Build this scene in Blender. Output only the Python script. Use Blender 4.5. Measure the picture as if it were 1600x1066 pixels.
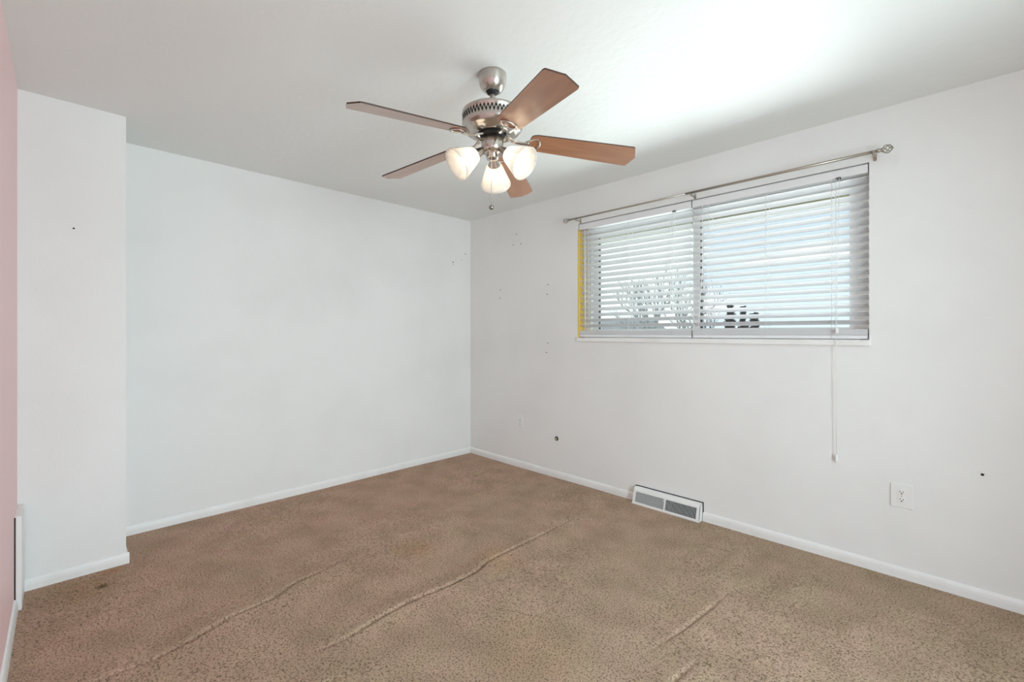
import bpy, bmesh, math, random
from mathutils import Vector, Matrix

for o in list(bpy.data.objects):
    bpy.data.objects.remove(o, do_unlink=True)
scene = bpy.context.scene
COL = scene.collection
R = math.radians
PI = math.pi

# ------------------------------------------------------------------ camera
cam_data = bpy.data.cameras.new('camera')
cam_data.sensor_width = 36.0
cam_data.lens = 702.0 / 1600.0 * 36.0
cam_data.shift_y = -0.0075
cam_data.clip_start = 0.02
cam = bpy.data.objects.new('camera', cam_data)
COL.objects.link(cam)
cam.location = (3.665, -3.045, 1.257)
cam.rotation_euler = (R(90), 0, R(45))
scene.camera = cam

# ------------------------------------------------------------------ exposure
vs = scene.view_settings
vs.view_transform = 'Standard'
vs.look = 'None'
vs.exposure = 0.52
vs.gamma = 1.0
vs.use_curve_mapping = False
scene.cycles.max_bounces = 14
scene.cycles.diffuse_bounces = 10
scene.cycles.transparent_max_bounces = 16
scene.cycles.sample_clamp_indirect = 6.0

# ------------------------------------------------------------------ sky with clouds
world = bpy.data.worlds.new('sky')
scene.world = world
world.use_nodes = True
wn = world.node_tree.nodes
wl = world.node_tree.links
wn.clear()
w_out = wn.new('ShaderNodeOutputWorld')
w_bg = wn.new('ShaderNodeBackground')
w_tc = wn.new('ShaderNodeTexCoord')
w_sep = wn.new('ShaderNodeSeparateXYZ')
w_ramp = wn.new('ShaderNodeValToRGB')
w_map = wn.new('ShaderNodeMapping')
w_noise = wn.new('ShaderNodeTexNoise')
w_cr = wn.new('ShaderNodeValToRGB')
w_mix = wn.new('ShaderNodeMixRGB')
wl.new(w_tc.outputs['Generated'], w_sep.inputs[0])
wl.new(w_sep.outputs['Z'], w_ramp.inputs[0])
e = w_ramp.color_ramp.elements
e[0].position, e[0].color = 0.0, (0.72, 0.85, 0.94, 1)
e[1].position, e[1].color = 0.35, (0.46, 0.66, 0.92, 1)
w_map.inputs['Scale'].default_value = (2.0, 2.0, 8.0)
w_map.inputs['Location'].default_value = (0.3, 0.0, 0.1)
wl.new(w_tc.outputs['Generated'], w_map.inputs[0])
wl.new(w_map.outputs[0], w_noise.inputs['Vector'])
w_noise.inputs['Scale'].default_value = 1.3
w_noise.inputs['Detail'].default_value = 7
w_cr.color_ramp.elements[0].position = 0.53
w_cr.color_ramp.elements[1].position = 0.63
w_bank = wn.new('ShaderNodeMapRange')   # a cloud bank fills the western part of the sky
w_bank.inputs['From Min'].default_value = -0.34
w_bank.inputs['From Max'].default_value = -0.46
w_bank.inputs['To Min'].default_value = 0.0
w_bank.inputs['To Max'].default_value = 0.22
w_add = wn.new('ShaderNodeMath'); w_add.operation = 'ADD'
wl.new(w_sep.outputs['X'], w_bank.inputs['Value'])
wl.new(w_noise.outputs['Fac'], w_add.inputs[0]); wl.new(w_bank.outputs[0], w_add.inputs[1])
wl.new(w_add.outputs[0], w_cr.inputs[0])
wl.new(w_cr.outputs[0], w_mix.inputs[0])
wl.new(w_ramp.outputs[0], w_mix.inputs[1])
w_mix.inputs[2].default_value = (0.97, 0.98, 1.0, 1)
wl.new(w_mix.outputs[0], w_bg.inputs[0])
w_bg.inputs[1].default_value = 0.9
wl.new(w_bg.outputs[0], w_out.inputs[0])

# ------------------------------------------------------------------ daylight bounced up from the sunlit yard, below the sill
def area_light(name, loc, target, sx, sy, power, color):
    d = bpy.data.lights.new(name, 'AREA')
    d.shape = 'RECTANGLE'
    d.size, d.size_y = sx, sy
    d.energy = power
    d.color = color
    o = bpy.data.objects.new(name, d)
    COL.objects.link(o)
    o.location = loc
    o.rotation_euler = (Vector(target) - Vector(loc)).to_track_quat('-Z', 'Y').to_euler()
    return o
area_light('yard_bounce', (2.4, 4.7, -0.86), (2.35, 0.0, 1.72), 7.5, 2.1, 560, (0.90, 0.97, 1.0))
area_light('yard_bounce', (2.4, 2.0, -0.30), (2.35, 0.0, 1.72), 4.5, 1.0, 26, (0.90, 0.97, 1.0))
# unseen fill light added outside the opening behind the camera
area_light('room_fill', (5.4, -1.98, 1.25), (0.0, -1.6, 1.4), 1.3, 2.0, 76, (0.76, 0.94, 1.0))

# ------------------------------------------------------------------ materials
def mat(name, color, rough=0.5, metal=0.0, spec=0.5):
    m = bpy.data.materials.new(name)
    m.use_nodes = True
    b = m.node_tree.nodes['Principled BSDF']
    b.inputs['Base Color'].default_value = (*color, 1)
    b.inputs['Roughness'].default_value = rough
    b.inputs['Metallic'].default_value = metal
    b.inputs['Specular IOR Level'].default_value = spec
    return m

def nodes_of(m):
    nt = m.node_tree
    return nt.nodes, nt.links, nt.nodes['Principled BSDF']

def add_bump(m, scale, strength, dist, detail=3.0):
    n, l, b = nodes_of(m)
    tc = n.new('ShaderNodeTexCoord')
    tx = n.new('ShaderNodeTexNoise')
    tx.inputs['Scale'].default_value = scale
    tx.inputs['Detail'].default_value = detail
    bp = n.new('ShaderNodeBump')
    bp.inputs['Strength'].default_value = strength
    bp.inputs['Distance'].default_value = dist
    l.new(tc.outputs['Object'], tx.inputs['Vector'])
    l.new(tx.outputs['Fac'], bp.inputs['Height'])
    l.new(bp.outputs[0], b.inputs['Normal'])
    return tx

def mottle(m, c1, c2, scale, p0=0.4, p1=0.65, detail=4.0, stretch=(1, 1, 1)):
    n, l, b = nodes_of(m)
    tc = n.new('ShaderNodeTexCoord')
    mp = n.new('ShaderNodeMapping')
    mp.inputs['Scale'].default_value = stretch
    tx = n.new('ShaderNodeTexNoise')
    tx.inputs['Scale'].default_value = scale
    tx.inputs['Detail'].default_value = detail
    cr = n.new('ShaderNodeValToRGB')
    cr.color_ramp.elements[0].position = p0
    cr.color_ramp.elements[0].color = (*c1, 1)
    cr.color_ramp.elements[1].position = p1
    cr.color_ramp.elements[1].color = (*c2, 1)
    l.new(tc.outputs['Object'], mp.inputs[0])
    l.new(mp.outputs[0], tx.inputs['Vector'])
    l.new(tx.outputs['Fac'], cr.inputs[0])
    l.new(cr.outputs[0], b.inputs['Base Color'])
    return cr

M = {}
M['wall'] = mat('white_wall_paint', (0.82, 0.82, 0.81), 0.55, spec=0.3)
mottle(M['wall'], (0.785, 0.78, 0.77), (0.83, 0.83, 0.82), 1.4, 0.30, 0.55, 6)
add_bump(M['wall'], 90, 0.12, 0.004)
M['ceiling'] = mat('ceiling_paint', (0.80, 0.815, 0.80), 0.5, spec=0.35)
add_bump(M['ceiling'], 28, 0.3, 0.007, 4)
M['pink'] = mat('pink_wall_paint', (0.93, 0.68, 0.69), 0.5, spec=0.3)
add_bump(M['pink'], 90, 0.12, 0.004)
M['trim'] = mat('white_trim_paint', (0.84, 0.84, 0.83), 0.35)
mottle(M['trim'], (0.80, 0.79, 0.77), (0.85, 0.85, 0.84), 6, 0.3, 0.5)
M['yellow'] = mat('yellow_jamb_paint', (0.80, 0.56, 0.12), 0.5)
M['vinyl'] = mat('white_vinyl', (0.83, 0.83, 0.81), 0.35)
M['slat'] = mat('white_blind_slat', (0.71, 0.715, 0.73), 0.4)
M['rail'] = mat('white_blind_rail', (0.80, 0.80, 0.81), 0.4)
M['cord'] = mat('white_cord', (0.86, 0.86, 0.84), 0.7)
M['gasket'] = mat('dark_glazing_gasket', (0.05, 0.055, 0.06), 0.6)
M['clip'] = mat('grey_metal_clip', (0.12, 0.12, 0.11), 0.5, 0.3)
M['nickel'] = mat('brushed_nickel', (0.55, 0.505, 0.46), 0.24, 1.0)
add_bump(M['nickel'], 300, 0.05, 0.0005)
M['nickel_dark'] = mat('dark_nickel', (0.30, 0.28, 0.26), 0.35, 1.0)
M['rod'] = mat('nickel_rod', (0.44, 0.39, 0.33), 0.35, 0.85)
M['black'] = mat('black_recess', (0.012, 0.012, 0.012), 0.7)
M['hole'] = mat('dark_hole', (0.02, 0.018, 0.016), 0.9)
M['plastic'] = mat('white_plastic', (0.82, 0.82, 0.81), 0.3)
M['metalpaint'] = mat('white_enamel', (0.85, 0.85, 0.83), 0.35)
M['grille'] = mat('grey_grille', (0.55, 0.57, 0.56), 0.45)
M['damper'] = mat('damper_plate', (0.60, 0.62, 0.62), 0.5)
M['brass'] = mat('coax_metal', (0.45, 0.38, 0.26), 0.35, 1.0)
M['eave'] = mat('cream_soffit', (0.80, 0.77, 0.68), 0.6)
M['fascia'] = mat('olive_fascia', (0.17, 0.17, 0.10), 0.6)
M['bark'] = mat('grey_bark', (0.10, 0.09, 0.08), 0.9)
M['twig'] = mat('pale_twig', (0.10, 0.105, 0.095), 0.9)
M['evergreen'] = mat('evergreen_needles', (0.045, 0.06, 0.045), 0.9)
M['roof_far'] = mat('grey_shingle', (0.20, 0.20, 0.20), 0.8)
M['siding'] = mat('pale_siding', (0.62, 0.63, 0.62), 0.7)
M['grass'] = mat('dry_lawn', (0.42, 0.40, 0.30), 0.95)

# cherry blade
def wood():
    m = mat('cherry_wood', (0.36, 0.15, 0.065), 0.36, spec=0.5)
    mottle(m, (0.33, 0.145, 0.072), (0.41, 0.190, 0.095), 7, 0.35, 0.65, 6, (0.6, 6, 6))
    n, l, b = nodes_of(m)
    b.inputs['Coat Weight'].default_value = 0.9
    b.inputs['Coat Roughness'].default_value = 0.12
    return m
M['wood'] = wood()
M['wood_edge'] = mat('dark_wood_edge', (0.06, 0.028, 0.016), 0.5)

# frosted alabaster glass
def frosted():
    m = bpy.data.materials.new('frosted_glass')
    m.use_nodes = True
    n, l = m.node_tree.nodes, m.node_tree.links
    n.clear()
    out = n.new('ShaderNodeOutputMaterial')
    tr = n.new('ShaderNodeBsdfTransparent')
    tl = n.new('ShaderNodeBsdfTranslucent')
    df = n.new('ShaderNodeBsdfDiffuse')
    gl = n.new('ShaderNodeBsdfGlossy')
    tx = n.new('ShaderNodeTexNoise')
    tc = n.new('ShaderNodeTexCoord')
    cr = n.new('ShaderNodeValToRGB')
    tx.inputs['Scale'].default_value = 14
    tx.inputs['Detail'].default_value = 4
    tx.inputs['Distortion'].default_value = 1.2
    cr.color_ramp.elements[0].position = 0.35
    cr.color_ramp.elements[0].color = (0.16, 0.16, 0.16, 1)
    cr.color_ramp.elements[1].position = 0.7
    cr.color_ramp.elements[1].color = (0.38, 0.38, 0.38, 1)
    l.new(tc.outputs['Object'], tx.inputs['Vector'])
    l.new(tx.outputs['Fac'], cr.inputs[0])
    tr.inputs[0].default_value = (0.98, 0.97, 0.95, 1)
    tl.inputs[0].default_value = (0.93, 0.90, 0.85, 1)
    df.inputs[0].default_value = (0.90, 0.89, 0.87, 1)
    gl.inputs['Roughness'].default_value = 0.2
    m1 = n.new('ShaderNodeMixShader'); m1.inputs[0].default_value = 0.45
    l.new(tl.outputs[0], m1.inputs[1]); l.new(df.outputs[0], m1.inputs[2])
    m2 = n.new('ShaderNodeMixShader')
    l.new(cr.outputs[0], m2.inputs[0])
    l.new(m1.outputs[0], m2.inputs[1]); l.new(tr.outputs[0], m2.inputs[2])
    m3 = n.new('ShaderNodeMixShader'); m3.inputs[0].default_value = 0.06
    l.new(m2.outputs[0], m3.inputs[1]); l.new(gl.outputs[0], m3.inputs[2])
    l.new(m3.outputs[0], out.inputs[0])
    return m
M['frosted'] = frosted()

def pane_glass(name, tint, gloss, haze=0.0):
    m = bpy.data.materials.new(name)
    m.use_nodes = True
    n, l = m.node_tree.nodes, m.node_tree.links
    n.clear()
    out = n.new('ShaderNodeOutputMaterial')
    tr = n.new('ShaderNodeBsdfTransparent')
    tr.inputs[0].default_value = (*tint, 1)
    gl = n.new('ShaderNodeBsdfGlossy')
    gl.inputs['Roughness'].default_value = 0.02
    m1 = n.new('ShaderNodeMixShader'); m1.inputs[0].default_value = gloss
    l.new(tr.outputs[0], m1.inputs[1]); l.new(gl.outputs[0], m1.inputs[2])
    last = m1
    if haze:
        df = n.new('ShaderNodeBsdfTranslucent')
        df.inputs[0].default_value = (0.85, 0.9, 0.88, 1)
        m2 = n.new('ShaderNodeMixShader'); m2.inputs[0].default_value = haze
        l.new(m1.outputs[0], m2.inputs[1]); l.new(df.outputs[0], m2.inputs[2])
        last = m2
    l.new(last.outputs[0], out.inputs[0])
    return m
M['glass'] = pane_glass('window_glass', (0.97, 0.985, 0.98), 0.04)
M['screen'] = pane_glass('insect_screen_mesh', (0.95, 0.97, 0.96), 0.0, 0.05)

def emit(name, color, strength):
    m = bpy.data.materials.new(name)
    m.use_nodes = True
    n, l, b = nodes_of(m)
    b.inputs['Emission Color'].default_value = (*color, 1)
    b.inputs['Emission Strength'].default_value = strength
    return m
M['bulb'] = emit('lit_bulb', (1.0, 0.84, 0.64), 10.0)

# carpet
def carpet():
    m = mat('tan_carpet', (0.36, 0.24, 0.17), 0.95, spec=0.1)
    n, l, b = nodes_of(m)
    tc = n.new('ShaderNodeTexCoord')
    big = n.new('ShaderNodeTexNoise'); big.inputs['Scale'].default_value = 1.1; big.inputs['Detail'].default_value = 5
    l.new(tc.outputs['Object'], big.inputs['Vector'])
    sep = n.new('ShaderNodeSeparateXYZ'); l.new(tc.outputs['Object'], sep.inputs[0])
    # tan on the right; pinker brown left, lightened to make up for dimmer light
    mr = n.new('ShaderNodeMapRange')
    mr.inputs['From Min'].default_value = 0.7; mr.inputs['From Max'].default_value = 2.9
    l.new(sep.outputs['X'], mr.inputs['Value'])
    add = n.new('ShaderNodeMath'); add.operation = 'ADD'
    mul = n.new('ShaderNodeMath'); mul.operation = 'MULTIPLY_ADD'
    l.new(big.outputs['Fac'], mul.inputs[0]); mul.inputs[1].default_value = 2.2; mul.inputs[2].default_value = -1.1
    l.new(mr.outputs[0], add.inputs[0]); l.new(mul.outputs[0], add.inputs[1])
    cl = n.new('ShaderNodeClamp'); l.new(add.outputs[0], cl.inputs[0])
    base = n.new('ShaderNodeMixRGB')
    l.new(cl.outputs[0], base.inputs[0])
    base.inputs[1].default_value = (0.50, 0.345, 0.262, 1)
    base.inputs[2].default_value = (0.45, 0.338, 0.245, 1)
    # medium blotches
    med = n.new('ShaderNodeTexNoise'); med.inputs['Scale'].default_value = 5; med.inputs['Detail'].default_value = 4
    l.new(tc.outputs['Object'], med.inputs['Vector'])
    mcr = n.new('ShaderNodeValToRGB')
    mcr.color_ramp.elements[0].position = 0.33; mcr.color_ramp.elements[0].color = (0.86, 0.85, 0.82, 1)
    mcr.color_ramp.elements[1].position = 0.62; mcr.color_ramp.elements[1].color = (1.04, 1.03, 1.02, 1)
    l.new(med.outputs['Fac'], mcr.inputs[0])
    x1 = n.new('ShaderNodeMixRGB'); x1.blend_type = 'MULTIPLY'; x1.inputs[0].default_value = 1
    hue = n.new('ShaderNodeTexNoise'); hue.inputs['Scale'].default_value = 6.0; hue.inputs['Detail'].default_value = 3
    hmap = n.new('ShaderNodeMapping'); hmap.inputs['Location'].default_value = (4.0, 2.0, 0); hmap.inputs['Scale'].default_value = (1.4, 0.7, 1)
    l.new(tc.outputs['Object'], hmap.inputs[0]); l.new(hmap.outputs[0], hue.inputs['Vector'])
    hcr = n.new('ShaderNodeValToRGB')
    hcr.color_ramp.elements[0].position = 0.38; hcr.color_ramp.elements[0].color = (1.025, 0.985, 1.00, 1)
    hcr.color_ramp.elements[1].position = 0.62; hcr.color_ramp.elements[1].color = (0.995, 1.005, 0.965, 1)
    l.new(hue.outputs['Fac'], hcr.inputs[0])
    x0 = n.new('ShaderNodeMixRGB'); x0.blend_type = 'MULTIPLY'; x0.inputs[0].default_value = 1
    l.new(base.outputs[0], x0.inputs[1]); l.new(hcr.outputs[0], x0.inputs[2])
    l.new(x0.outputs[0], x1.inputs[1]); l.new(mcr.outputs[0], x1.inputs[2])
    # tuft specks
    fine = n.new('ShaderNodeTexNoise'); fine.inputs['Scale'].default_value = 135; fine.inputs['Detail'].default_value = 4; fine.inputs['Roughness'].default_value = 0.6
    l.new(tc.outputs['Object'], fine.inputs['Vector'])
    fcr = n.new('ShaderNodeValToRGB')
    fcr.color_ramp.elements[0].position = 0.36; fcr.color_ramp.elements[0].color = (0.40, 0.38, 0.35, 1)
    fcr.color_ramp.elements[1].position = 0.52; fcr.color_ramp.elements[1].color = (1.13, 1.13, 1.14, 1)
    l.new(fine.outputs['Fac'], fcr.inputs[0])
    x2 = n.new('ShaderNodeMixRGB'); x2.blend_type = 'MULTIPLY'; x2.inputs[0].default_value = 1
    l.new(x1.outputs[0], x2.inputs[1]); l.new(fcr.outputs[0], x2.inputs[2])
    # soiled patches beside the boxed-out wall and in the middle of the room
    last = x2
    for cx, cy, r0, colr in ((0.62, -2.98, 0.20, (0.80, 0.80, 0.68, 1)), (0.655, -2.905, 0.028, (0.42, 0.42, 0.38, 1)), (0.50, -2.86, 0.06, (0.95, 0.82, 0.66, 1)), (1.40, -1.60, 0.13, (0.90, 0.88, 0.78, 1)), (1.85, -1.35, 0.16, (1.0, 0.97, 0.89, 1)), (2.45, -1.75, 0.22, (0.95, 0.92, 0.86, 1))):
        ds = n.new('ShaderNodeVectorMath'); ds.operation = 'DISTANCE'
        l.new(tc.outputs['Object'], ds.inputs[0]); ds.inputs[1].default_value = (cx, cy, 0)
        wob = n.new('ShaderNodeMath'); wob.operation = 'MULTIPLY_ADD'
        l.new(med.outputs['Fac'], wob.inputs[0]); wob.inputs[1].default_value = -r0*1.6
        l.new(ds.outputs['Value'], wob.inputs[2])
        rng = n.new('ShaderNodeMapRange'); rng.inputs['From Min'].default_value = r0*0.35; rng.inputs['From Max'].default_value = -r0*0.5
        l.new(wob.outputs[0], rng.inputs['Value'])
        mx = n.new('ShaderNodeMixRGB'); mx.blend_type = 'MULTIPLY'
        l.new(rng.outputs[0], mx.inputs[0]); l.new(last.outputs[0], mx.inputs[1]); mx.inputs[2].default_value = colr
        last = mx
    l.new(last.outputs[0], b.inputs['Base Color'])
    bp = n.new('ShaderNodeBump'); bp.inputs['Strength'].default_value = 0.7; bp.inputs['Distance'].default_value = 0.012
    l.new(fine.outputs['Fac'], bp.inputs['Height'])
    l.new(bp.outputs[0], b.inputs['Normal'])
    return m
M['carpet'] = carpet()

# ------------------------------------------------------------------ mesh helpers
def box(bm, x0, x1, y0, y1, z0, z1, mi=0):
    vs_ = [bm.verts.new(p) for p in ((x0,y0,z0),(x1,y0,z0),(x1,y1,z0),(x0,y1,z0),(x0,y0,z1),(x1,y0,z1),(x1,y1,z1),(x0,y1,z1))]
    fs = [(0,3,2,1),(4,5,6,7),(0,1,5,4),(1,2,6,5),(2,3,7,6),(3,0,4,7)]
    for f in fs:
        fc = bm.faces.new([vs_[i] for i in f]); fc.material_index = mi
    return vs_

def lathe(bm, prof, seg=40, mtx=None, mi=0, cap0=False, cap1=False):
    rings = []
    for r, z in prof:
        ring = []
        for i in range(seg):
            a = 2*PI*i/seg
            p = Vector((r*math.cos(a), r*math.sin(a), z))
            ring.append(bm.verts.new(mtx @ p if mtx else p))
        rings.append(ring)
    for k in range(len(rings)-1):
        a, b = rings[k], rings[k+1]
        for i in range(seg):
            j = (i+1) % seg
            f = bm.faces.new((a[i], a[j], b[j], b[i])); f.material_index = mi; f.smooth = True
    if cap0: bm.faces.new(list(reversed(rings[0]))).material_index = mi
    if cap1: bm.faces.new(rings[-1]).material_index = mi

def tube(bm, pts, r, seg=8, mi=0, closed=False, radii=None):
    pts = [Vector(p) for p in pts]
    n = len(pts)
    rings = []
    prev = None
    for i, p in enumerate(pts):
        if closed:
            t = pts[(i+1) % n] - pts[i-1]
        else:
            t = pts[min(i+1, n-1)] - pts[max(i-1, 0)]
        t.normalize()
        if prev is None:
            up = Vector((0,0,1)) if abs(t.z) < 0.9 else Vector((1,0,0))
            u = t.cross(up).normalized()
        else:
            u = (prev - t*prev.dot(t)).normalized()
        prev = u
        v = t.cross(u)
        rr = radii[i] if radii else r
        rings.append([bm.verts.new(p + (u*math.cos(2*PI*k/seg) + v*math.sin(2*PI*k/seg))*rr) for k in range(seg)])
    m = n if closed else n-1
    for i in range(m):
        a, b = rings[i], rings[(i+1) % n]
        for k in range(seg):
            j = (k+1) % seg
            f = bm.faces.new((a[k], a[j], b[j], b[k])); f.material_index = mi; f.smooth = True
    if not closed:
        bm.faces.new(list(reversed(rings[0]))).material_index = mi
        bm.faces.new(rings[-1]).material_index = mi

def ball(bm, c, r, mi=0, seg=14, sz=None):
    ret = bmesh.ops.create_uvsphere(bm, u_segments=seg, v_segments=max(6, seg//2), radius=r)
    for v in ret['verts']:
        if sz: v.co = Vector((v.co.x*sz[0], v.co.y*sz[1], v.co.z*sz[2]))
        v.co += Vector(c)
    for v in ret['verts']:
        for f in v.link_faces:
            f.material_index = mi; f.smooth = True

def prism(bm, outline, z0, z1, mi=0, side=None):
    b = [bm.verts.new((x, y, z0)) for x, y in outline]
    t = [bm.verts.new((x, y, z1)) for x, y in outline]
    bm.faces.new(list(reversed(b))).material_index = mi
    bm.faces.new(t).material_index = mi
    n = len(outline)
    for i in range(n):
        j = (i+1) % n
        bm.faces.new((b[i], b[j], t[j], t[i])).material_index = mi if side is None else side

def obj(name, bm, mats, parent=None, bevel=0.0, recalc=True):
    if recalc: bmesh.ops.recalc_face_normals(bm, faces=bm.faces)
    me = bpy.data.meshes.new(name)
    bm.to_mesh(me); bm.free()
    if not isinstance(mats, (list, tuple)): mats = [mats]
    for m in mats: me.materials.append(m)
    o = bpy.data.objects.new(name, me)
    COL.objects.link(o)
    if parent: o.parent = parent
    if bevel:
        md = o.modifiers.new('bevel', 'BEVEL')
        md.width = bevel; md.segments = 2; md.limit_method = 'ANGLE'
    return o

def thing(name, label, cat, loc=(0,0,0), group=None):
    o = bpy.data.objects.new(name, None)
    COL.objects.link(o)
    o.location = loc
    o.empty_display_size = 0.05
    tag(o, label, cat, group)
    return o

def tag(o, label, cat, group=None):
    o['label'] = label; o['category'] = cat
    if group: o['group'] = group

def struct(name, bm, mats, label, parent=None, bevel=0.0):
    o = obj(name, bm, mats, parent, bevel)
    o['kind'] = 'structure'
    if not parent:
        o['label'] = label; o['category'] = name.split('_')[0]
    return o

# ------------------------------------------------------------------ room: corner at the origin, window wall y=0, long white wall x=0
H = 2.44
XR = 4.75        # wall beside the camera
YP = -3.20       # pink wall
BX, BY = 0.437, -2.80   # boxed-out corner
WX0, WX1, WZ0, WZ1 = 1.399, 3.317, 1.190, 2.172
T = 0.16

bm = bmesh.new(); box(bm, -0.12, 0.0, YP-0.12, T, -0.05, H+0.05)
wall_back = struct('wall_back', bm, M['wall'], 'long plain white wall left of the window wall')
bm = bmesh.new()
box(bm, 0.0, WX0, 0, T, -0.05, H+0.05)
box(bm, WX1, XR, 0, T, -0.05, H+0.05)
box(bm, WX0, WX1, 0, T, -0.05, WZ0)
box(bm, WX0, WX1, 0, T, WZ1, H+0.05)
wall_right = struct('wall_right', bm, M['wall'], 'white wall holding the wide window')
bm = bmesh.new(); box(bm, 0.0, BX, YP, BY, -0.05, H+0.05)
wall_corner = struct('wall_corner', bm, M['wall'], 'white boxed-out wall section beside the pink wall')
bm = bmesh.new(); box(bm, 0.0, XR+0.12, YP-0.12, YP, -0.05, H+0.05)
struct('wall_left', bm, M['pink'], 'pink wall at the left edge')
bm = bmesh.new()
box(bm, XR, XR+0.12, YP, -2.60, -0.05, H+0.05)
box(bm, XR, XR+0.12, -1.30, T, -0.05, H+0.05)
box(bm, XR, XR+0.12, -2.60, -1.30, 2.05, H+0.05)  # opening added so the fill light can enter
struct('wall_near', bm, M['wall'], 'white wall behind the camera with an opening added for fill light')
bm = bmesh.new(); box(bm, -0.12, XR+0.12, YP-0.12, T, H, H+0.15)
struct('ceiling', bm, M['ceiling'], 'off-white lightly textured ceiling')

# carpeted floor, a fine grid with ruffled ridges
RIDGES = [
 ([(1.785,-.577),(1.802,-.896),(1.808,-1.188),(1.816,-1.418),(1.854,-1.519),(1.856,-1.687),(1.836,-1.895),(1.843,-2.062),(1.865,-2.218),(1.848,-2.341)], .013, .065, .024),
 ([(1.214,-1.9),(1.271,-2.084),(1.303,-2.24),(1.37,-2.362),(1.379,-2.521),(1.435,-2.67),(1.461,-2.797),(1.427,-3.05)], .016, .10, .017),
 ([(2.858,-.764),(2.842,-.993),(2.818,-1.202),(2.783,-1.385)], .006, .06, .009),
 ([(2.937,-1.321),(2.917,-1.52),(2.90,-1.75)], .007, .06, .010),
 ([(1.363,-1.214),(1.45,-1.205),(1.535,-1.188)], .006, .05, .006),
 ([(3.343,-.389),(3.5,-.381),(3.661,-.371),(3.84,-.359),(4.2,-.35)], 0.003, .05, .010),
 ([(2.654,-.081),(2.62,-.614)], .011, .055, 0),
 ([(2.78,-.12),(2.75,-.70)], .009, .05, 0),
 ([(3.098,-.183),(3.06,-.741)], .011, .06, 0),
 ([(3.351,-.549),(3.341,-.868)], .009, .05, 0),
 ([(2.067,-2.261),(1.998,-2.6)], .010, .07, .008),
 ([(1.242,-1.403),(1.191,-1.668)], .008, .07, .004),
]
def seg_dist(px, py, a, b):
    dx, dy = b[0]-a[0], b[1]-a[1]
    L2 = dx*dx+dy*dy
    t = max(0, min(1, ((px-a[0])*dx+(py-a[1])*dy)/L2))
    qx, qy = a[0]+t*dx, a[1]+t*dy
    s = dx*(py-a[1])-dy*(px-a[0])
    return math.hypot(px-qx, py-qy), s, t
def floor_h(x, y):
    h = 0.0
    for pts, amp, wl_, ws in RIDGES:
        n = len(pts)-1
        if x < min(p[0] for p in pts)-.25 or x > max(p[0] for p in pts)+.25: continue
        if y < min(p[1] for p in pts)-.25 or y > max(p[1] for p in pts)+.25: continue
        best = None
        for i in range(n):
            d, s, t = seg_dist(x, y, pts[i], pts[i+1])
            if best is None or d < best[0]: best = (d, s, (i+t)/n)
        d, s, u = best
        # lines run toward -y: s > 0 lies on the +x side, which drops steeply
        fade = min(1.0, 0.15 + 3.0*min(u, 1-u)) if n > 3 else min(1.0, 0.2+2.2*min(u, 1-u))
        h += amp*fade*math.exp(-(d/wl_)**2)
        if ws:   # tight crease where the fold tucks under, on the +x flank
            sd = d if s > 0 else -d
            h -= ws*fade*math.exp(-((sd-0.014)/0.0070)**2)
    h += 0.003*math.sin(3.1*x+1.3*y)*math.sin(2.3*y-0.8*x)
    return h
bm = bmesh.new()
nx, ny = int((XR+0.02)/0.0045)+1, int((-YP+0.02)/0.022)+1
grid = []
for i in range(nx+1):
    row = []
    for j in range(ny+1):
        x = -0.01 + i*(XR+0.02)/nx; y = YP-0.01 + j*(-YP+0.02)/ny
        row.append(bm.verts.new((x, y, floor_h(x, y))))
    grid.append(row)
for i in range(nx):
    for j in range(ny):
        f = bm.faces.new((grid[i][j], grid[i+1][j], grid[i+1][j+1], grid[i][j+1])); f.smooth = True
struct('floor', bm, M['carpet'], 'worn tan carpet floor with long ruffled ridges')
bm = bmesh.new(); box(bm, XR, XR+1.4, -2.6, 0.0, -0.05, 0.0)  # unseen floor outside the added light opening
struct('floor_beyond', bm, M['carpet'], 'unseen tan floor beyond the added light opening')

# baseboards
def base_profile(h=0.062, t=0.013):
    return [(0, 0), (t, 0), (t, h*0.55), (t*0.85, h*0.78), (t*0.5, h*0.94), (0, h)]
def baseboard(name, p0, p1, nrm, label, h=0.062):
    bm = bmesh.new()
    p0 = Vector((*p0, 0)); p1 = Vector((*p1, 0)); n_ = Vector((*nrm, 0))
    prof = base_profile(h)
    a = [bm.verts.new(p0 + n_*d + Vector((0,0,z-0.004))) for d, z in prof]
    b = [bm.verts.new(p1 + n_*d + Vector((0,0,z-0.004))) for d, z in prof]
    n = len(prof)
    for i in range(n):
        j = (i+1) % n
        bm.faces.new((a[i], a[j], b[j], b[i]))
    bm.faces.new(a); bm.faces.new(list(reversed(b)))
    return struct(name, bm, M['trim'], label)
baseboard('baseboard_back', (0, BY), (0, 0), (1, 0), 'white baseboard along the long plain wall')
baseboard('baseboard_right', (0, 0), (1.938, 0), (0, -1), 'white baseboard between the far corner and the floor register')
baseboard('baseboard_right_near', (2.44, 0), (XR, 0), (0, -1), 'white baseboard right of the floor register')
baseboard('baseboard_corner', (BX, YP), (BX, BY+0.013), (1, 0), 'white baseboard on the boxed-out wall section')
baseboard('baseboard_corner_side', (0, BY), (BX, BY), (0, 1), 'white baseboard on the hidden side of the boxed-out section')
baseboard('baseboard_left', (0.655, YP), (XR, YP), (0, 1), 'white baseboard under the pink wall')

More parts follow.
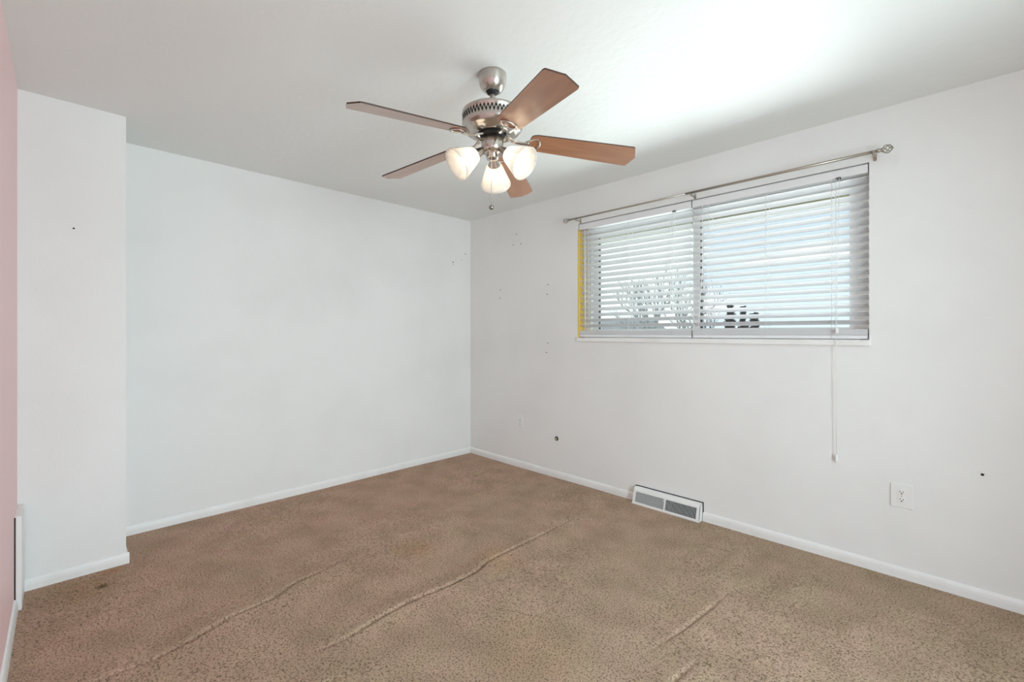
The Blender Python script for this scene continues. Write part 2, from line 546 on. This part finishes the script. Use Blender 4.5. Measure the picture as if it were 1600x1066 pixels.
# nail holes, small scars in the plaster (parts of their walls)
def hole(parent, p, axis, r=0.0045):
    bm = bmesh.new()
    ret = bmesh.ops.create_cone(bm, cap_ends=True, segments=10, radius1=r, radius2=r*0.8, depth=0.003)
    rot = Matrix.Rotation(PI/2, 4, 'X' if axis == 'y' else 'Y')
    bmesh.ops.transform(bm, matrix=Matrix.Translation(p) @ rot, verts=bm.verts)
    return obj('nail_hole', bm, M['hole'], parent)
for x, z in [(.68,2.198),(.637,2.101),(.739,2.099),(.46,1.685),(.451,1.604),(1.07,1.689),(1.062,1.604),(1.07,1.172),(1.055,1.086)]:
    hole(wall_right, (x, 0, z), 'y', 0.0058)
hole(wall_right, (3.735, 0, 0.595), 'y', 0.007)
for y, z, r in [(-.07,2.086,.006),(-.229,1.982,.007),(-.226,1.962,.004),(-.113,2.021,.004)]:
    hole(wall_back, (0, y, z), 'x', r)
hole(wall_corner, (BX, -3.005, 1.797), 'x', 0.005)

# ------------------------------------------------------------------ window
bm = bmesh.new(); box(bm, WX0, WX0+0.006, -0.002, 0.085, 1.222, 2.120)
struct('trim_1', bm, M['yellow'], 'yellow painted jamb at the left side of the window')
bm = bmesh.new(); box(bm, WX0-0.003, WX1+0.006, -0.016, 0.085, 1.190, 1.221)
struct('trim_2', bm, M['trim'], 'white window sill board', bevel=0.003)

win = bpy.data.objects.new('window_1', None); COL.objects.link(win)
win.location = (2.358, 0.12, 1.221); win['kind'] = 'structure'
win['label'] = 'wide white sliding window behind the blinds'; win['category'] = 'window'
wo = Vector(win.location)
def wbox(bm, x0, x1, y0, y1, z0, z1, mi=0):
    box(bm, x0-wo.x, x1-wo.x, y0-wo.y, y1-wo.y, z0-wo.z, z1-wo.z, mi)
bm = bmesh.new()   # outer frame
wbox(bm, WX0, WX0+0.075, 0.082, 0.155, 1.221, 2.172)
wbox(bm, WX1-0.055, WX1, 0.082, 0.155, 1.221, 2.172)
wbox(bm, WX0+0.075, WX1-0.055, 0.082, 0.155, 1.221, 1.262)
wbox(bm, WX0+0.075, WX1-0.055, 0.082, 0.155, 2.115, 2.172)
obj('window_frame', bm, M['vinyl'], win, 0.002)
bm = bmesh.new()   # left sliding sash (outer track)
a0, a1, z0, z1 = WX0+0.075, 2.352, 1.262, 2.115
wbox(bm, a0, a0+0.055, 0.120, 0.150, z0, z1); wbox(bm, a1-0.02, a1, 0.120, 0.150, z0, z1)
wbox(bm, a0+0.055, a1-0.02, 0.120, 0.150, z0, z0+0.03); wbox(bm, a0+0.055, a1-0.02, 0.120, 0.150, z1-0.05, z1)
wbox(bm, a0+0.055, a0+0.062, 0.116, 0.134, z0+0.03, z1-0.05, 1)
sash = obj('sliding_sash', bm, [M['vinyl'], M['gasket']], win, 0.0)
bm = bmesh.new(); wbox(bm, a0+0.05, a1-0.015, 0.134, 0.138, z0+0.028, z1-0.048)
obj('window_pane', bm, M['glass'], sash)
bm = bmesh.new(); wbox(bm, a0+0.03, a1-0.01, 0.156, 0.1575, z0+0.01, z1-0.03)
obj('insect_screen', bm, M['screen'], sash)
bm = bmesh.new()   # right fixed sash (inner track)
a0, a1 = 2.333, WX1-0.055
wbox(bm, a0, a0+0.050, 0.086, 0.116, z0, z1); wbox(bm, a1-0.042, a1, 0.086, 0.116, z0, z1)
wbox(bm, a0+0.050, a1-0.042, 0.086, 0.116, z0, z0+0.03); wbox(bm, a0+0.050, a1-0.042, 0.086, 0.116, z1-0.05, z1)
wbox(bm, a0+0.050, a0+0.060, 0.088, 0.112, z0+0.03, z1-0.05, 1)
sash2 = obj('fixed_sash', bm, [M['vinyl'], M['gasket']], win, 0.0)
bm = bmesh.new(); wbox(bm, a0+0.045, a1-0.037, 0.099, 0.103, z0+0.028, z1-0.048)
obj('window_pane', bm, M['glass'], sash2)

# ------------------------------------------------------------------ blinds
TILT = R(27); PITCH = 0.0455; SW = 0.050; YC = 0.036
ZTOP = 2.092; ZS = 1.281
def slat_mesh(L, flat=False):
    bm = bmesh.new()
    n = 5
    t = 0.0028
    top, bot = [], []
    for k in range(n+1):
        u = -SW/2 + SW*k/n
        c = 0.0018*(1-(2*u/SW)**2)
        top.append((u, c+t/2)); bot.append((u, c-t/2))
    loop = top + list(reversed(bot))
    A = [bm.verts.new((0, y, z)) for y, z in loop]
    B = [bm.verts.new((L, y, z)) for y, z in loop]
    m = len(loop)
    for i in range(m):
        j = (i+1) % m
        f = bm.faces.new((A[i], A[j], B[j], B[i]))
    bm.faces.new(A); bm.faces.new(list(reversed(B)))
    bmesh.ops.recalc_face_normals(bm, faces=bm.faces)
    me = bpy.data.meshes.new('slat'); bm.to_mesh(me); bm.free()
    me.materials.append(M['slat'])
    return me

def make_blind(x0, x1, label, cords, clips, stack, pull=None, wand=None):
    L = x1-x0
    b = thing('window_blind', label, 'blind', (x0, 0, ZS-0.06), 'white slatted blinds in the window')
    oz = ZS-0.06
    bm = bmesh.new()   # boxed headrail
    box(bm, 0, L, 0.004, 0.066, 2.119-oz, 2.166-oz)
    hr = obj('headrail', bm, M['rail'], b, 0.003)
    for cx in clips:
        bm = bmesh.new()
        box(bm, cx-x0-0.012, cx-x0+0.012, 0.001, 0.012, 2.113-oz, 2.124-oz)
        obj('cord_clip', bm, M['clip'], hr)
    me = slat_mesh(L)
    n = int((ZTOP-(ZS+0.02))/PITCH)+1
    proto = None
    for k in range(n):
        o = bpy.data.objects.new('slat', me) if proto is None else proto.copy()
        proto = proto or o
        COL.objects.link(o); o.parent = b
        o.location = (0, YC, ZTOP-oz-k*PITCH)
        o.rotation_euler = (-TILT, 0, 0)
    for k in range(stack):   # slats gathered flat on the bottom rail
        o = proto.copy(); COL.objects.link(o); o.parent = b
        o.location = (0, YC-0.002, 1.2490-oz+0.0034*k); o.rotation_euler = (R(-1), 0, 0)
    bm = bmesh.new()
    box(bm, 0.001, L-0.001, YC-0.027, YC+0.025, 1.2265-oz, 1.2465-oz)
    obj('bottom_rail', bm, M['rail'], b, 0.003)
    for cx in cords:
        bm = bmesh.new()
        for dx, y in ((0, 0.0085), (0.006, 0.063)):
            tube(bm, [(cx-x0+dx, y, 2.12-oz), (cx-x0+dx, y, 1.232-oz)], 0.0013, 6)
        # ladder rungs
        for k in range(n):
            z = ZTOP-oz-k*PITCH
            tube(bm, [(cx-x0, 0.0085, z+0.009), (cx-x0+0.006, 0.063, z-0.015)], 0.0007, 4)
        obj('ladder_cord', bm, M['cord'], b)
    return b, oz

bl, oz = make_blind(1.408, 2.352, 'shorter left-hand white blind next to the yellow jamb',
           [1.502, 1.868, 2.205], [2.232], 9)
bm = bmesh.new()
tube(bm, [(1.470-1.408, 0.0, 2.12-oz), (1.472-1.408, -0.001, 1.7-oz), (1.474-1.408, -0.002, 1.30-oz)], 0.003, 8)
obj('tilt_wand', bm, M['cord'], bl)
bm = bmesh.new()
tube(bm, [(2.222-1.408, 0.002, 2.12-oz), (2.224-1.408, 0.0, 1.25-oz)], 0.0014, 6)
obj('lift_cord', bm, M['cord'], bl)

br, oz = make_blind(2.362, 3.311, 'right-hand white blind with the long hanging pull cord',
           [2.470, 2.815, 3.150], [3.181], 9)
bm = bmesh.new()
tube(bm, [(2.430-2.362, 0.0, 2.12-oz), (2.435-2.362, -0.002, 1.7-oz), (2.405-2.362, -0.003, 1.30-oz)], 0.003, 8)
obj('tilt_wand', bm, M['cord'], br)
bm = bmesh.new()
ox = 2.362
tube(bm, [(3.172-ox, 0.0, 2.118-oz), (3.174-ox, -0.012, 1.6-oz), (3.175-ox, -0.022, 1.18-oz), (3.176-ox, -0.018, 0.58-oz)], 0.0013, 6)
tube(bm, [(3.186-ox, 0.0, 2.118-oz), (3.180-ox, -0.010, 1.6-oz), (3.178-ox, -0.012, 1.28-oz)], 0.0013, 6)
pc = obj('pull_cord', bm, M['cord'], br)
bm = bmesh.new()
lathe(bm, [(0.002, 0.020), (0.004, 0.018), (0.0055, 0.006), (0.0075, -0.012), (0.0075, -0.02), (0.003, -0.022)], 14,
      Matrix.Translation((3.176-ox, -0.018, 0.566-oz)), 0, True, True)
obj('tassel', bm, M['plastic'], pc)
bm = bmesh.new()
lathe(bm, [(0.003, 0.016), (0.008, 0.014), (0.009, -0.014), (0.004, -0.016)], 14,
      Matrix.Translation((3.178-ox, -0.012, 1.272-oz)), 0, True, True)
obj('cord_equalizer', bm, M['plastic'], pc)

# ------------------------------------------------------------------ curtain rod
RZ = 2.199; RY = -0.07
rod = thing('curtain_rod', 'slim nickel curtain rod above the window with twisted cage finials', 'curtain rod', (2.36, 0, RZ))
def rx(x): return x-2.36
bm = bmesh.new(); tube(bm, [(rx(1.355), RY, 0), (rx(2.372), RY, 0)], 0.0065, 12)
obj('inner_tube', bm, M['rod'], rod)
bm = bmesh.new(); tube(bm, [(rx(2.350), RY, 0), (rx(3.365), RY, 0)], 0.0082, 12)
obj('outer_tube', bm, M['rod'], rod)
def finial(x, d):
    bm = bmesh.new()
    mtx = Matrix.Translation((rx(x), RY, 0)) @ Matrix.Rotation(d*PI/2, 4, 'Y')
    lathe(bm, [(0.006, -0.016), (0.0105, -0.014), (0.0105, -0.006), (0.007, -0.003), (0.009, 0.002), (0.006, 0.006)], 14, mtx, 0, True, True)
    for k in range(5):
        pts = []
        for i in range(13):
            u = i/12
            rr = 0.019*math.sin(PI*u)**0.8+0.002
            a = 2*PI*k/5 + u*PI*0.9
            pts.append(mtx @ Vector((rr*math.cos(a), rr*math.sin(a), 0.003+0.045*u)))
        tube(bm, pts, 0.0024, 6)
    ball(bm, mtx @ Vector((0, 0, 0.047)), 0.0045)
    obj('finial', bm, M['rod'], rod)
finial(1.350, -1); finial(3.372, 1)
for x in (1.428, 2.384, 3.342):
    bm = bmesh.new()
    X = rx(x)
    box(bm, X-0.007, X+0.007, -0.003, 0.0, -0.028, 0.008)
    box(bm, X-0.006, X+0.006, RY-0.002, -0.003, -0.016, -0.011)
    tube(bm, [(X, RY+0.011*math.cos(a), 0.011*math.sin(a)) for a in [R(d) for d in range(-200, 21, 20)]], 0.003, 6)
    obj('bracket', bm, M['rod'], rod)

# ------------------------------------------------------------------ wall outlets
def outlet(x, z, w, h, label, loose=0.0):
    o = thing('wall_outlet', label, 'outlet', (x, 0, z), 'white wall outlets under the window')
    bm = bmesh.new(); box(bm, -w/2, w/2, -0.006, 0, -h/2, h/2)
    obj('cover_plate', bm, M['plastic'], o, 0.0025)
    for s in (1, -1):
        bm = bmesh.new()
        oc = [(0.0165*math.cos(a), max(-0.0125, min(0.0125, 0.0165*math.sin(a)))) for a in [2*PI*i/24 for i in range(24)]]
        prism(bm, oc, 0, 0.0035)
        bmesh.ops.transform(bm, matrix=Matrix.Translation((0, -0.0055, s*0.0195)) @ Matrix.Rotation(PI/2, 4, 'X'), verts=bm.verts)
        rc = obj('receptacle', bm, M['plastic'], o)
        bm = bmesh.new()
        zc = s*0.0195
        box(bm, -0.0075, -0.0050, -0.0095, -0.0088, zc-0.001, zc+0.0075)
        box(bm, 0.0050, 0.0075, -0.0095, -0.0088, zc-0.0002, zc+0.0065)
        box(bm, -0.0028, 0.0028, -0.0095, -0.0088, zc-0.0090, zc-0.0035)
        obj('slots', bm, M['hole'], rc)
    bm = bmesh.new(); ball(bm, (0, -0.006, 0), 0.0028, 0, 10, (1, 0.4, 1))
    obj('screw', bm, M['nickel'], o)
    return o
outlet(0.735, 0.424, 0.072, 0.118, 'small far white duplex outlet near the room corner')
outlet(3.449, 0.423, 0.088, 0.122, 'larger white duplex outlet right of the floor register')

# ------------------------------------------------------------------ coax stub
cx_ = thing('coaxial_cable_stub', 'dark cable connector poking out of a rough hole in the wall', 'cable', (1.172, 0, 0.337))
bm = bmesh.new(); lathe(bm, [(0.0, 0.0), (0.017, 0.0), (0.019, 0.002), (0.014, 0.003), (0.0, 0.003)], 16, Matrix.Translation((0, 0, 0.003)) @ Matrix.Rotation(PI/2, 4, 'X'))
obj('wall_hole', bm, M['hole'], cx_)
bm = bmesh.new(); lathe(bm, [(0.0085, 0), (0.0085, 0.011), (0.006, 0.012), (0.006, 0.024), (0.002, 0.024)], 12, Matrix.Translation((0, 0, -0.001)) @ Matrix.Rotation(R(75), 4, 'X'), 0, True, True)
obj('connector', bm, M['brass'], cx_)
bm = bmesh.new(); tube(bm, [(0.001, -0.022, 0.005), (0.001, -0.030, 0.0065)], 0.002, 8)
obj('core_pin', bm, M['hole'], cx_)

# ------------------------------------------------------------------ baseboard register
VX0, VX1 = 1.942, 2.436
vt = thing('floor_register', 'white sloped baseboard register with one closed and one open grille', 'vent', ((VX0+VX1)/2, 0, 0))
hw = (VX1-VX0)/2
prof = [(-0.002, 0.0), (-0.066, 0.0), (-0.066, 0.010), (-0.042, 0.100), (-0.036, 0.108), (-0.010, 0.116), (-0.002, 0.116)]
bm = bmesh.new()
fo, fi = [], []
def face_pt(x, u):   # u along the sloped front, 0 bottom .. 1 top
    return Vector((x, -0.066+0.024*u, 0.010+0.090*u))
# shell: base lip, sides, top and a front frame with two openings
box(bm, -hw, hw, -0.068, -0.062, 0.0, 0.012)
A = [bm.verts.new((-hw, y, z)) for y, z in prof]; bm.faces.new(A)
A2 = [bm.verts.new((-hw+0.003, y, z)) for y, z in prof]; bm.faces.new(A2)
B = [bm.verts.new((hw, y, z)) for y, z in prof]; bm.faces.new(B)
B2 = [bm.verts.new((hw-0.003, y, z)) for y, z in prof]; bm.faces.new(B2)
for P, Q in ((A, A2), (B, B2)):
    for i in range(len(prof)):
        j = (i+1) % len(prof); bm.faces.new((P[i], P[j], Q[j], Q[i]))
def front_bar(x0, x1, u0, u1, t=0.004):
    nrm = Vector((0, -0.090, 0.024)).normalized()*-1
    ps = [face_pt(x0, u0), face_pt(x1, u0), face_pt(x1, u1), face_pt(x0, u1)]
    nb = Vector((0, 0.966, -0.258))*t
    v = [bm.verts.new(p) for p in ps] + [bm.verts.new(p+nb) for p in ps]
    for f in ((0,1,2,3),(7,6,5,4),(0,4,5,1),(1,5,6,2),(2,6,7,3),(3,7,4,0)):
        bm.faces.new([v[i] for i in f])
front_bar(-hw, hw, 0.0, 0.08); front_bar(-hw, hw, 0.86, 1.0)
front_bar(-hw, -hw+0.022, 0.08, 0.86); front_bar(hw-0.022, hw, 0.08, 0.86)
front_bar(-0.006, 0.006, 0.08, 0.86)
for i in (3, 4, 5):   # top
    y0, z0_ = prof[i]; y1, z1_ = prof[i+1]
    q = [bm.verts.new(p) for p in ((-hw, y0, z0_), (hw, y0, z0_), (hw, y1, z1_), (-hw, y1, z1_))]
    bm.faces.new(q)
obj('register_cover', bm, M['metalpaint'], vt, recalc=True)
bm = bmesh.new()   # closed damper behind the left half
nb = Vector((0, 0.966, -0.258))
q = [face_pt(-hw+0.02, 0.06)+nb*0.008, face_pt(-0.005, 0.06)+nb*0.008, face_pt(-0.005, 0.88)+nb*0.008, face_pt(-hw+0.02, 0.88)+nb*0.008]
bm.faces.new([bm.verts.new(p) for p in q])
q2 = [p+nb*0.001 for p in q]; bm.faces.new([bm.verts.new(p) for p in q2])
obj('damper', bm, M['damper'], vt)
bm = bmesh.new()   # black sheet standing for the shade inside the open half
q = [face_pt(0.005, 0.05)+nb*0.022, face_pt(hw-0.02, 0.05)+nb*0.022, face_pt(hw-0.02, 0.90)+nb*0.022, face_pt(0.005, 0.90)+nb*0.022]
bm.faces.new([bm.verts.new(p) for p in q])
obj('duct_shade', bm, M['black'], vt)
def fins(x0, x1, n, name, mtl):
    bm = bmesh.new()
    for k in range(n):
        x = x0+(x1-x0)*(k+0.5)/n
        ps = [face_pt(x-0.0011, 0.08), face_pt(x+0.0011, 0.08), face_pt(x+0.0011, 0.86), face_pt(x-0.0011, 0.86)]
        v = [bm.verts.new(p+nb*0.001) for p in ps]+[bm.verts.new(p+nb*0.007) for p in ps]
        for f in ((0,1,2,3),(7,6,5,4),(0,4,5,1),(1,5,6,2),(2,6,7,3),(3,7,4,0)):
            bm.faces.new([v[i] for i in f])
    obj(name, bm, mtl, vt)
fins(-hw+0.022, -0.006, 32, 'grille', M['grille'])
fins(0.006, hw-0.022, 22, 'grille', M['grille'])
bm = bmesh.new(); tube(bm, [face_pt(-0.007, 0.74), face_pt(-0.007, 0.74)-nb*0.014], 0.004, 8)
obj('damper_lever', bm, M['metalpaint'], vt)
bm = bmesh.new(); box(bm, -hw-0.004, hw+0.006, -0.004, -0.0005, 0.0, 0.122)  # black strip painted as the shade between register and wall
obj('wall_gap_shade', bm, M['black'], vt)

# ------------------------------------------------------------------ loose white cover panel on the pink wall
pn = thing('access_panel', 'low white cover panel standing off the pink wall in the corner', 'panel', (0.55, YP, 0))
bm = bmesh.new(); box(bm, -0.098, 0.100, 0.0045, 0.024, 0.0, 0.425)
obj('panel_board', bm, M['trim'], pn, 0.003)
bm = bmesh.new(); box(bm, -0.098, 0.0985, 0.0, 0.0045, 0.0, 0.420)  # black filler painted as the shade behind the board
obj('panel_gap_shade', bm, M['black'], pn)
bm = bmesh.new(); box(bm, -0.098, 0.100, 0.0, 0.022, 0.424, 0.430)
obj('top_lip', bm, M['trim'], pn, 0.003)

# ------------------------------------------------------------------ ceiling fan
D = 2.055
FA = (3.665 - D*math.sqrt(.5) - 30.5/702*D*math.sqrt(.5), -3.045 + D*math.sqrt(.5) - 30.5/702*D*math.sqrt(.5))
fan = thing('ceiling_fan', 'brushed nickel ceiling fan with five cherry blades and three lit frosted shades', 'ceiling fan', (FA[0], FA[1], H))
NK = M['nickel']
bm = bmesh.new()
lathe(bm, [(0.0, 0.0), (0.064, 0.0), (0.065, -0.008), (0.0635, -0.030), (0.060, -0.048), (0.052, -0.064), (0.041, -0.076), (0.034, -0.080), (0.029, -0.080), (0.026, -0.070)], 48)
obj('canopy', bm, NK, fan)
bm = bmesh.new()
lathe(bm, [(0.029, -0.072), (0.027, -0.082), (0.020, -0.090), (0.0135, -0.093)], 24)
obj('hanger_ball', bm, M['black'], fan)
bm = bmesh.new()
lathe(bm, [(0.0135, -0.080), (0.0135, -0.160), (0.020, -0.162), (0.020, -0.182), (0.030, -0.186)], 24)
obj('downrod', bm, NK, fan)
bm = bmesh.new()
lathe(bm, [(0.022, -0.168), (0.060, -0.169), (0.110, -0.171), (0.130, -0.173), (0.1375, -0.178), (0.139, -0.185), (0.139, -0.189),
           (0.1365, -0.191), (0.1365, -0.229), (0.139, -0.231), (0.139, -0.240), (0.136, -0.248), (0.128, -0.258), (0.124, -0.262), (0.120, -0.262), (0.116, -0.268), (0.100, -0.276), (0.085, -0.278), (0.066, -0.278), (0.064, -0.270), (0.050, -0.270)], 72)
mh = obj('motor_housing', bm, NK, fan)
bm = bmesh.new()   # diamond cut-outs round the housing
for row in range(2):
    for k in range(50):
        a = 2*PI*(k+0.5*row)/50
        zc = -0.2035 - 0.0130*row
        ca, sa = math.cos(a), math.sin(a)
        r0 = 0.1372
        def P(du, dz): return (r0*ca-du*sa, r0*sa+du*ca, zc+dz)
        v = [bm.verts.new(P(*q)) for q in ((0.0054, 0), (0, 0.0108), (-0.0054, 0), (0, -0.0108))]
        bm.faces.new(v)
obj('vent_holes', bm, M['hole'], mh, recalc=False)
bm = bmesh.new()
lathe(bm, [(0.0, -0.268), (0.058, -0.268), (0.060, -0.276), (0.056, -0.284), (0.0, -0.284)], 40)
obj('flywheel', bm, M['black'], fan)
bm = bmesh.new()
lathe(bm, [(0.046, -0.280), (0.047, -0.292), (0.052, -0.296), (0.052, -0.348), (0.047, -0.356), (0.030, -0.360), (0.030, -0.378), (0.026, -0.388), (0.012, -0.393), (0.0, -0.394)], 40)
obj('switch_housing', bm, NK, fan)

DROOP, BP = R(6.0), R(-13.0)
BZ = 2.155 - H
def blade_mesh():
    bm = bmesh.new()
    out = []
    # inner rounded end to notched tip
    prof = [(0.172, 0.020), (0.176, 0.038), (0.186, 0.050), (0.205, 0.056), (0.30, 0.0595), (0.45, 0.064), (0.60, 0.068), (0.640, 0.069), (0.650, 0.066), (0.660, 0.040), (0.667, 0.018), (0.674, 0.0)]
    out = [(x, y) for x, y in prof] + [(x, -y) for x, y in reversed(prof[:-1])]
    prism(bm, out, -0.003, 0.003, 0, 1)
    return bm
bproto = None; iproto = None
def iron_mesh():
    bm = bmesh.new()
    z = -0.006
    # arm from the flywheel
    def ribbon(pts, w, t):
        prev = None
        for x, zz, ww in pts:
            cur = [bm.verts.new(q) for q in ((x, -ww, zz-t), (x, ww, zz-t), (x, ww, zz+t), (x, -ww, zz+t))]
            if prev:
                for i in range(4):
                    j = (i+1) % 4; bm.faces.new((prev[i], prev[j], cur[j], cur[i]))
            else: bm.faces.new(cur)
            prev = cur
        bm.faces.new(list(reversed(prev)))
    ribbon([(0.062, 0.004, 0.014), (0.085, -0.002, 0.011), (0.105, -0.011, 0.0075), (0.140, -0.012, 0.0075), (0.165, -0.010, 0.010)], 0, 0.004)
    # open diamond loop under the blade
    loop = [(0.150, 0, z), (0.168, 0.014, z), (0.190, 0.032, z), (0.204, 0.036, z), (0.215, 0.024, z), (0.219, 0.0, z), (0.215, -0.024, z), (0.204, -0.036, z), (0.190, -0.032, z), (0.168, -0.014, z)]
    tube(bm, loop, 0.0048, 8, closed=True)
    return bm
for k in range(5):
    a = R(-22+72*k)
    if bproto is None:
        bproto = obj('blade', blade_mesh(), [M['wood'], M['wood_edge']], fan, 0.0)
        iproto = obj('blade_iron', iron_mesh(), NK, fan, 0.0015)
        bo, io = bproto, iproto
    else:
        bo = bproto.copy(); COL.objects.link(bo)
        io = iproto.copy(); COL.objects.link(io)
    for o in (bo, io):
        o.location = (0, 0, BZ); o.rotation_euler = (BP, DROOP, a)

# three lamps
def lamp(angle):
    a = R(angle)
    th = R(55)
    # local axes: u along the shade, from the neck to the mouth
    u = Vector((math.sin(th)*math.cos(a), math.sin(th)*math.sin(a), -math.cos(th)))
    neck = Vector((0.085*math.cos(a), 0.085*math.sin(a), 2.060-H))
    mtx = Matrix.Translation(neck) @ u.to_track_quat('Z', 'Y').to_matrix().to_4x4()
    bm = bmesh.new()
    s0 = Vector((0.030*math.cos(a), 0.030*math.sin(a), -0.342))
    tube(bm, [s0, s0.lerp(neck, 0.35)+Vector((0, 0, 0.006)), neck-u*0.034], 0.010, 12)
    lathe(bm, [(0.0, -0.046), (0.012, -0.045), (0.016, -0.038), (0.020, -0.018), (0.028, -0.004), (0.030, 0.004), (0.026, 0.006), (0.0, 0.006)], 28, mtx)
    arm = obj('lamp_holder', bm, NK, fan)
    bm = bmesh.new()
    prof = [(0.026, -0.001), (0.034, 0.003), (0.040, 0.016), (0.047, 0.036), (0.056, 0.060), (0.064, 0.082), (0.070, 0.098), (0.0745, 0.110)]
    inner = [(r-0.0028, z+0.0005) for r, z in reversed(prof)]
    lathe(bm, prof+inner, 40, mtx)
    obj('lamp_shade', bm, M['frosted'], arm)
    bm = bmesh.new()
    lathe(bm, [(0.0, 0.006), (0.010, 0.008), (0.012, 0.022), (0.018, 0.036), (0.021, 0.048), (0.018, 0.060), (0.010, 0.068), (0.0, 0.070)], 20, mtx)
    obj('bulb', bm, M['bulb'], arm)
for ang in (132, 252, 12):
    lamp(ang)
# pull chain on the camera side
bm = bmesh.new()
pcx, pcy = 0.054*math.cos(R(-47)), 0.054*math.sin(R(-47))
zc0, zc1 = -0.300, 1.825-H
tube(bm, [(pcx*0.9, pcy*0.9, zc0), (pcx*1.05, pcy*1.05, zc0-0.004), (pcx*1.08, pcy*1.08, zc0-0.02), (pcx*1.08, pcy*1.08, zc1)], 0.0013, 6)
z = zc0-0.02
while z > zc1:
    ball(bm, (pcx*1.08, pcy*1.08, z), 0.0019, 0, 6); z -= 0.0062
ch = obj('pull_chain', bm, NK, fan)
bm = bmesh.new(); ball(bm, (pcx*1.08, pcy*1.08, zc1-0.008), 0.0115, 0, 18)
obj('chain_ball', bm, M['nickel_dark'], ch)

# ------------------------------------------------------------------ outside
bm = bmesh.new()
box(bm, -3.0, 8.0, T, 0.62, 2.185, 2.21, 0)
box(bm, -3.0, 8.0, 0.60, 0.64, 2.118, 2.21, 1)
struct('trim_3', bm, [M['eave'], M['fascia']], 'cream roof eave with an olive edge outside the window')
bm = bmesh.new(); box(bm, -60, 40, T+0.02, 90, -2.2, -2.0)
struct('ground', bm, M['grass'], 'dry lawn of the yard outside')

def far_tree(x, y, h, seed, label, spread=1.0, r0=0.22):
    rnd = random.Random(seed)
    t = thing('bare_tree', label, 'tree', (x, y, -2.0), 'bare trees beyond the yard')
    bt, bw = bmesh.new(), bmesh.new()
    def grow(p, d, L, r, lev):
        n = 3
        pts = [p.copy()]; q = p.copy(); dd = d.copy()
        for i in range(n):
            dd = (dd + Vector((rnd.uniform(-.16,.16), rnd.uniform(-.16,.16), rnd.uniform(-.02,.10)))).normalized()
            q = q + dd*L/n; pts.append(q.copy())
        tube(bt if lev < 2 else bw, pts, r, 5 if lev < 2 else 3, radii=[r*(1-0.45*i/n) for i in range(n+1)])
        if lev >= 5: return
        kids = 3 if lev else 5
        for k in range(kids):
            f = rnd.uniform(0.45, 1.0) if k else 1.0
            b = pts[0].lerp(pts[-1], f) if f < 1 else pts[-1]
            ang = rnd.uniform(0, 2*PI); sp = rnd.uniform(0.35, 0.75)*spread
            nd = (dd + Vector((math.cos(ang)*sp, math.sin(ang)*sp, rnd.uniform(0.0, 0.25)))).normalized()
            grow(b, nd, L*rnd.uniform(0.55, 0.75), r*0.52, lev+1)
    grow(Vector((0, 0, 0)), Vector((0, 0, 1)), h*0.42, r0, 0)
    obj('trunk', bt, M['bark'], t, recalc=False)
    obj('twigs', bw, M['twig'], t, recalc=False)
far_tree(-10.7, 25, 8.2, 3, 'tallest bare tree seen through the left half of the window', 1.0, .26)
far_tree(-14.2, 36.9, 8.4, 8, 'bare tree just left of the window mullion', 1.0, .22)
far_tree(-16.1, 31.5, 6.0, 5, 'low bare tree near the left edge of the window glass', 1.2, .11)
far_tree(-4.8, 19.5, 4.8, 12, 'small bare tree right of the window mullion', 1.1, .10)

def evergreen(x, y, h, w, seed, label):
    rnd = random.Random(seed)
    t = thing('evergreen_tree', label, 'tree', (x, y, -2.0), 'evergreens on the horizon')
    bm = bmesh.new(); tube(bm, [(0,0,0), (0,0,h)], .12, 6, radii=[.12, .02]); obj('trunk', bm, M['bark'], t)
    bm = bmesh.new()
    n = 460
    for i in range(n):
        u = rnd.random()**0.8
        z = h*(0.12+0.88*u); rr = w*(1-u)**0.8*rnd.uniform(0.35, 1.0)+0.03
        a = rnd.uniform(0, 2*PI)
        c = Vector((rr*math.cos(a), rr*math.sin(a), z))
        d = Vector((math.cos(a), math.sin(a), rnd.uniform(0.1, 0.9))).normalized()
        s = rnd.uniform(0.10, 0.22)
        b = c - d*s
        pts = [b, c, c+d*s]
        tube(bm, pts, .05, 4, radii=[.03, .07, .005])
    obj('needles', bm, M['evergreen'], t, recalc=False)
evergreen(-6.05, 25, 4.95, .62, 1, 'tallest and leftmost dark evergreen top above the sill')
evergreen(-7.10, 30.6, 5.11, .60, 2, 'middle dark evergreen top above the sill')
evergreen(-3.47, 20.8, 4.23, .36, 3, 'shortest and rightmost dark evergreen top above the sill')

def house(x, y, w, d, hw_, hr_, label):
    t = thing('neighbouring_house', label, 'house', (x, y, -2.0))
    bm = bmesh.new(); box(bm, -w/2, w/2, -d/2, d/2, 0, hw_); obj('walls', bm, M['siding'], t)
    bm = bmesh.new()
    A = [bm.verts.new(p) for p in ((-w/2-.3, -d/2-.3, hw_), (-w/2-.3, d/2+.3, hw_), (-w/2-.3, 0, hr_))]
    B = [bm.verts.new(p) for p in ((w/2+.3, -d/2-.3, hw_), (w/2+.3, d/2+.3, hw_), (w/2+.3, 0, hr_))]
    bm.faces.new(A); bm.faces.new(list(reversed(B)))
    for i in range(3):
        j = (i+1) % 3; bm.faces.new((A[i], A[j], B[j], B[i]))
    obj('roof', bm, M['roof_far'], t)
house(-25.5, 41, 12, 7, 3.32, 4.75, 'distant house roof low at the left of the window')
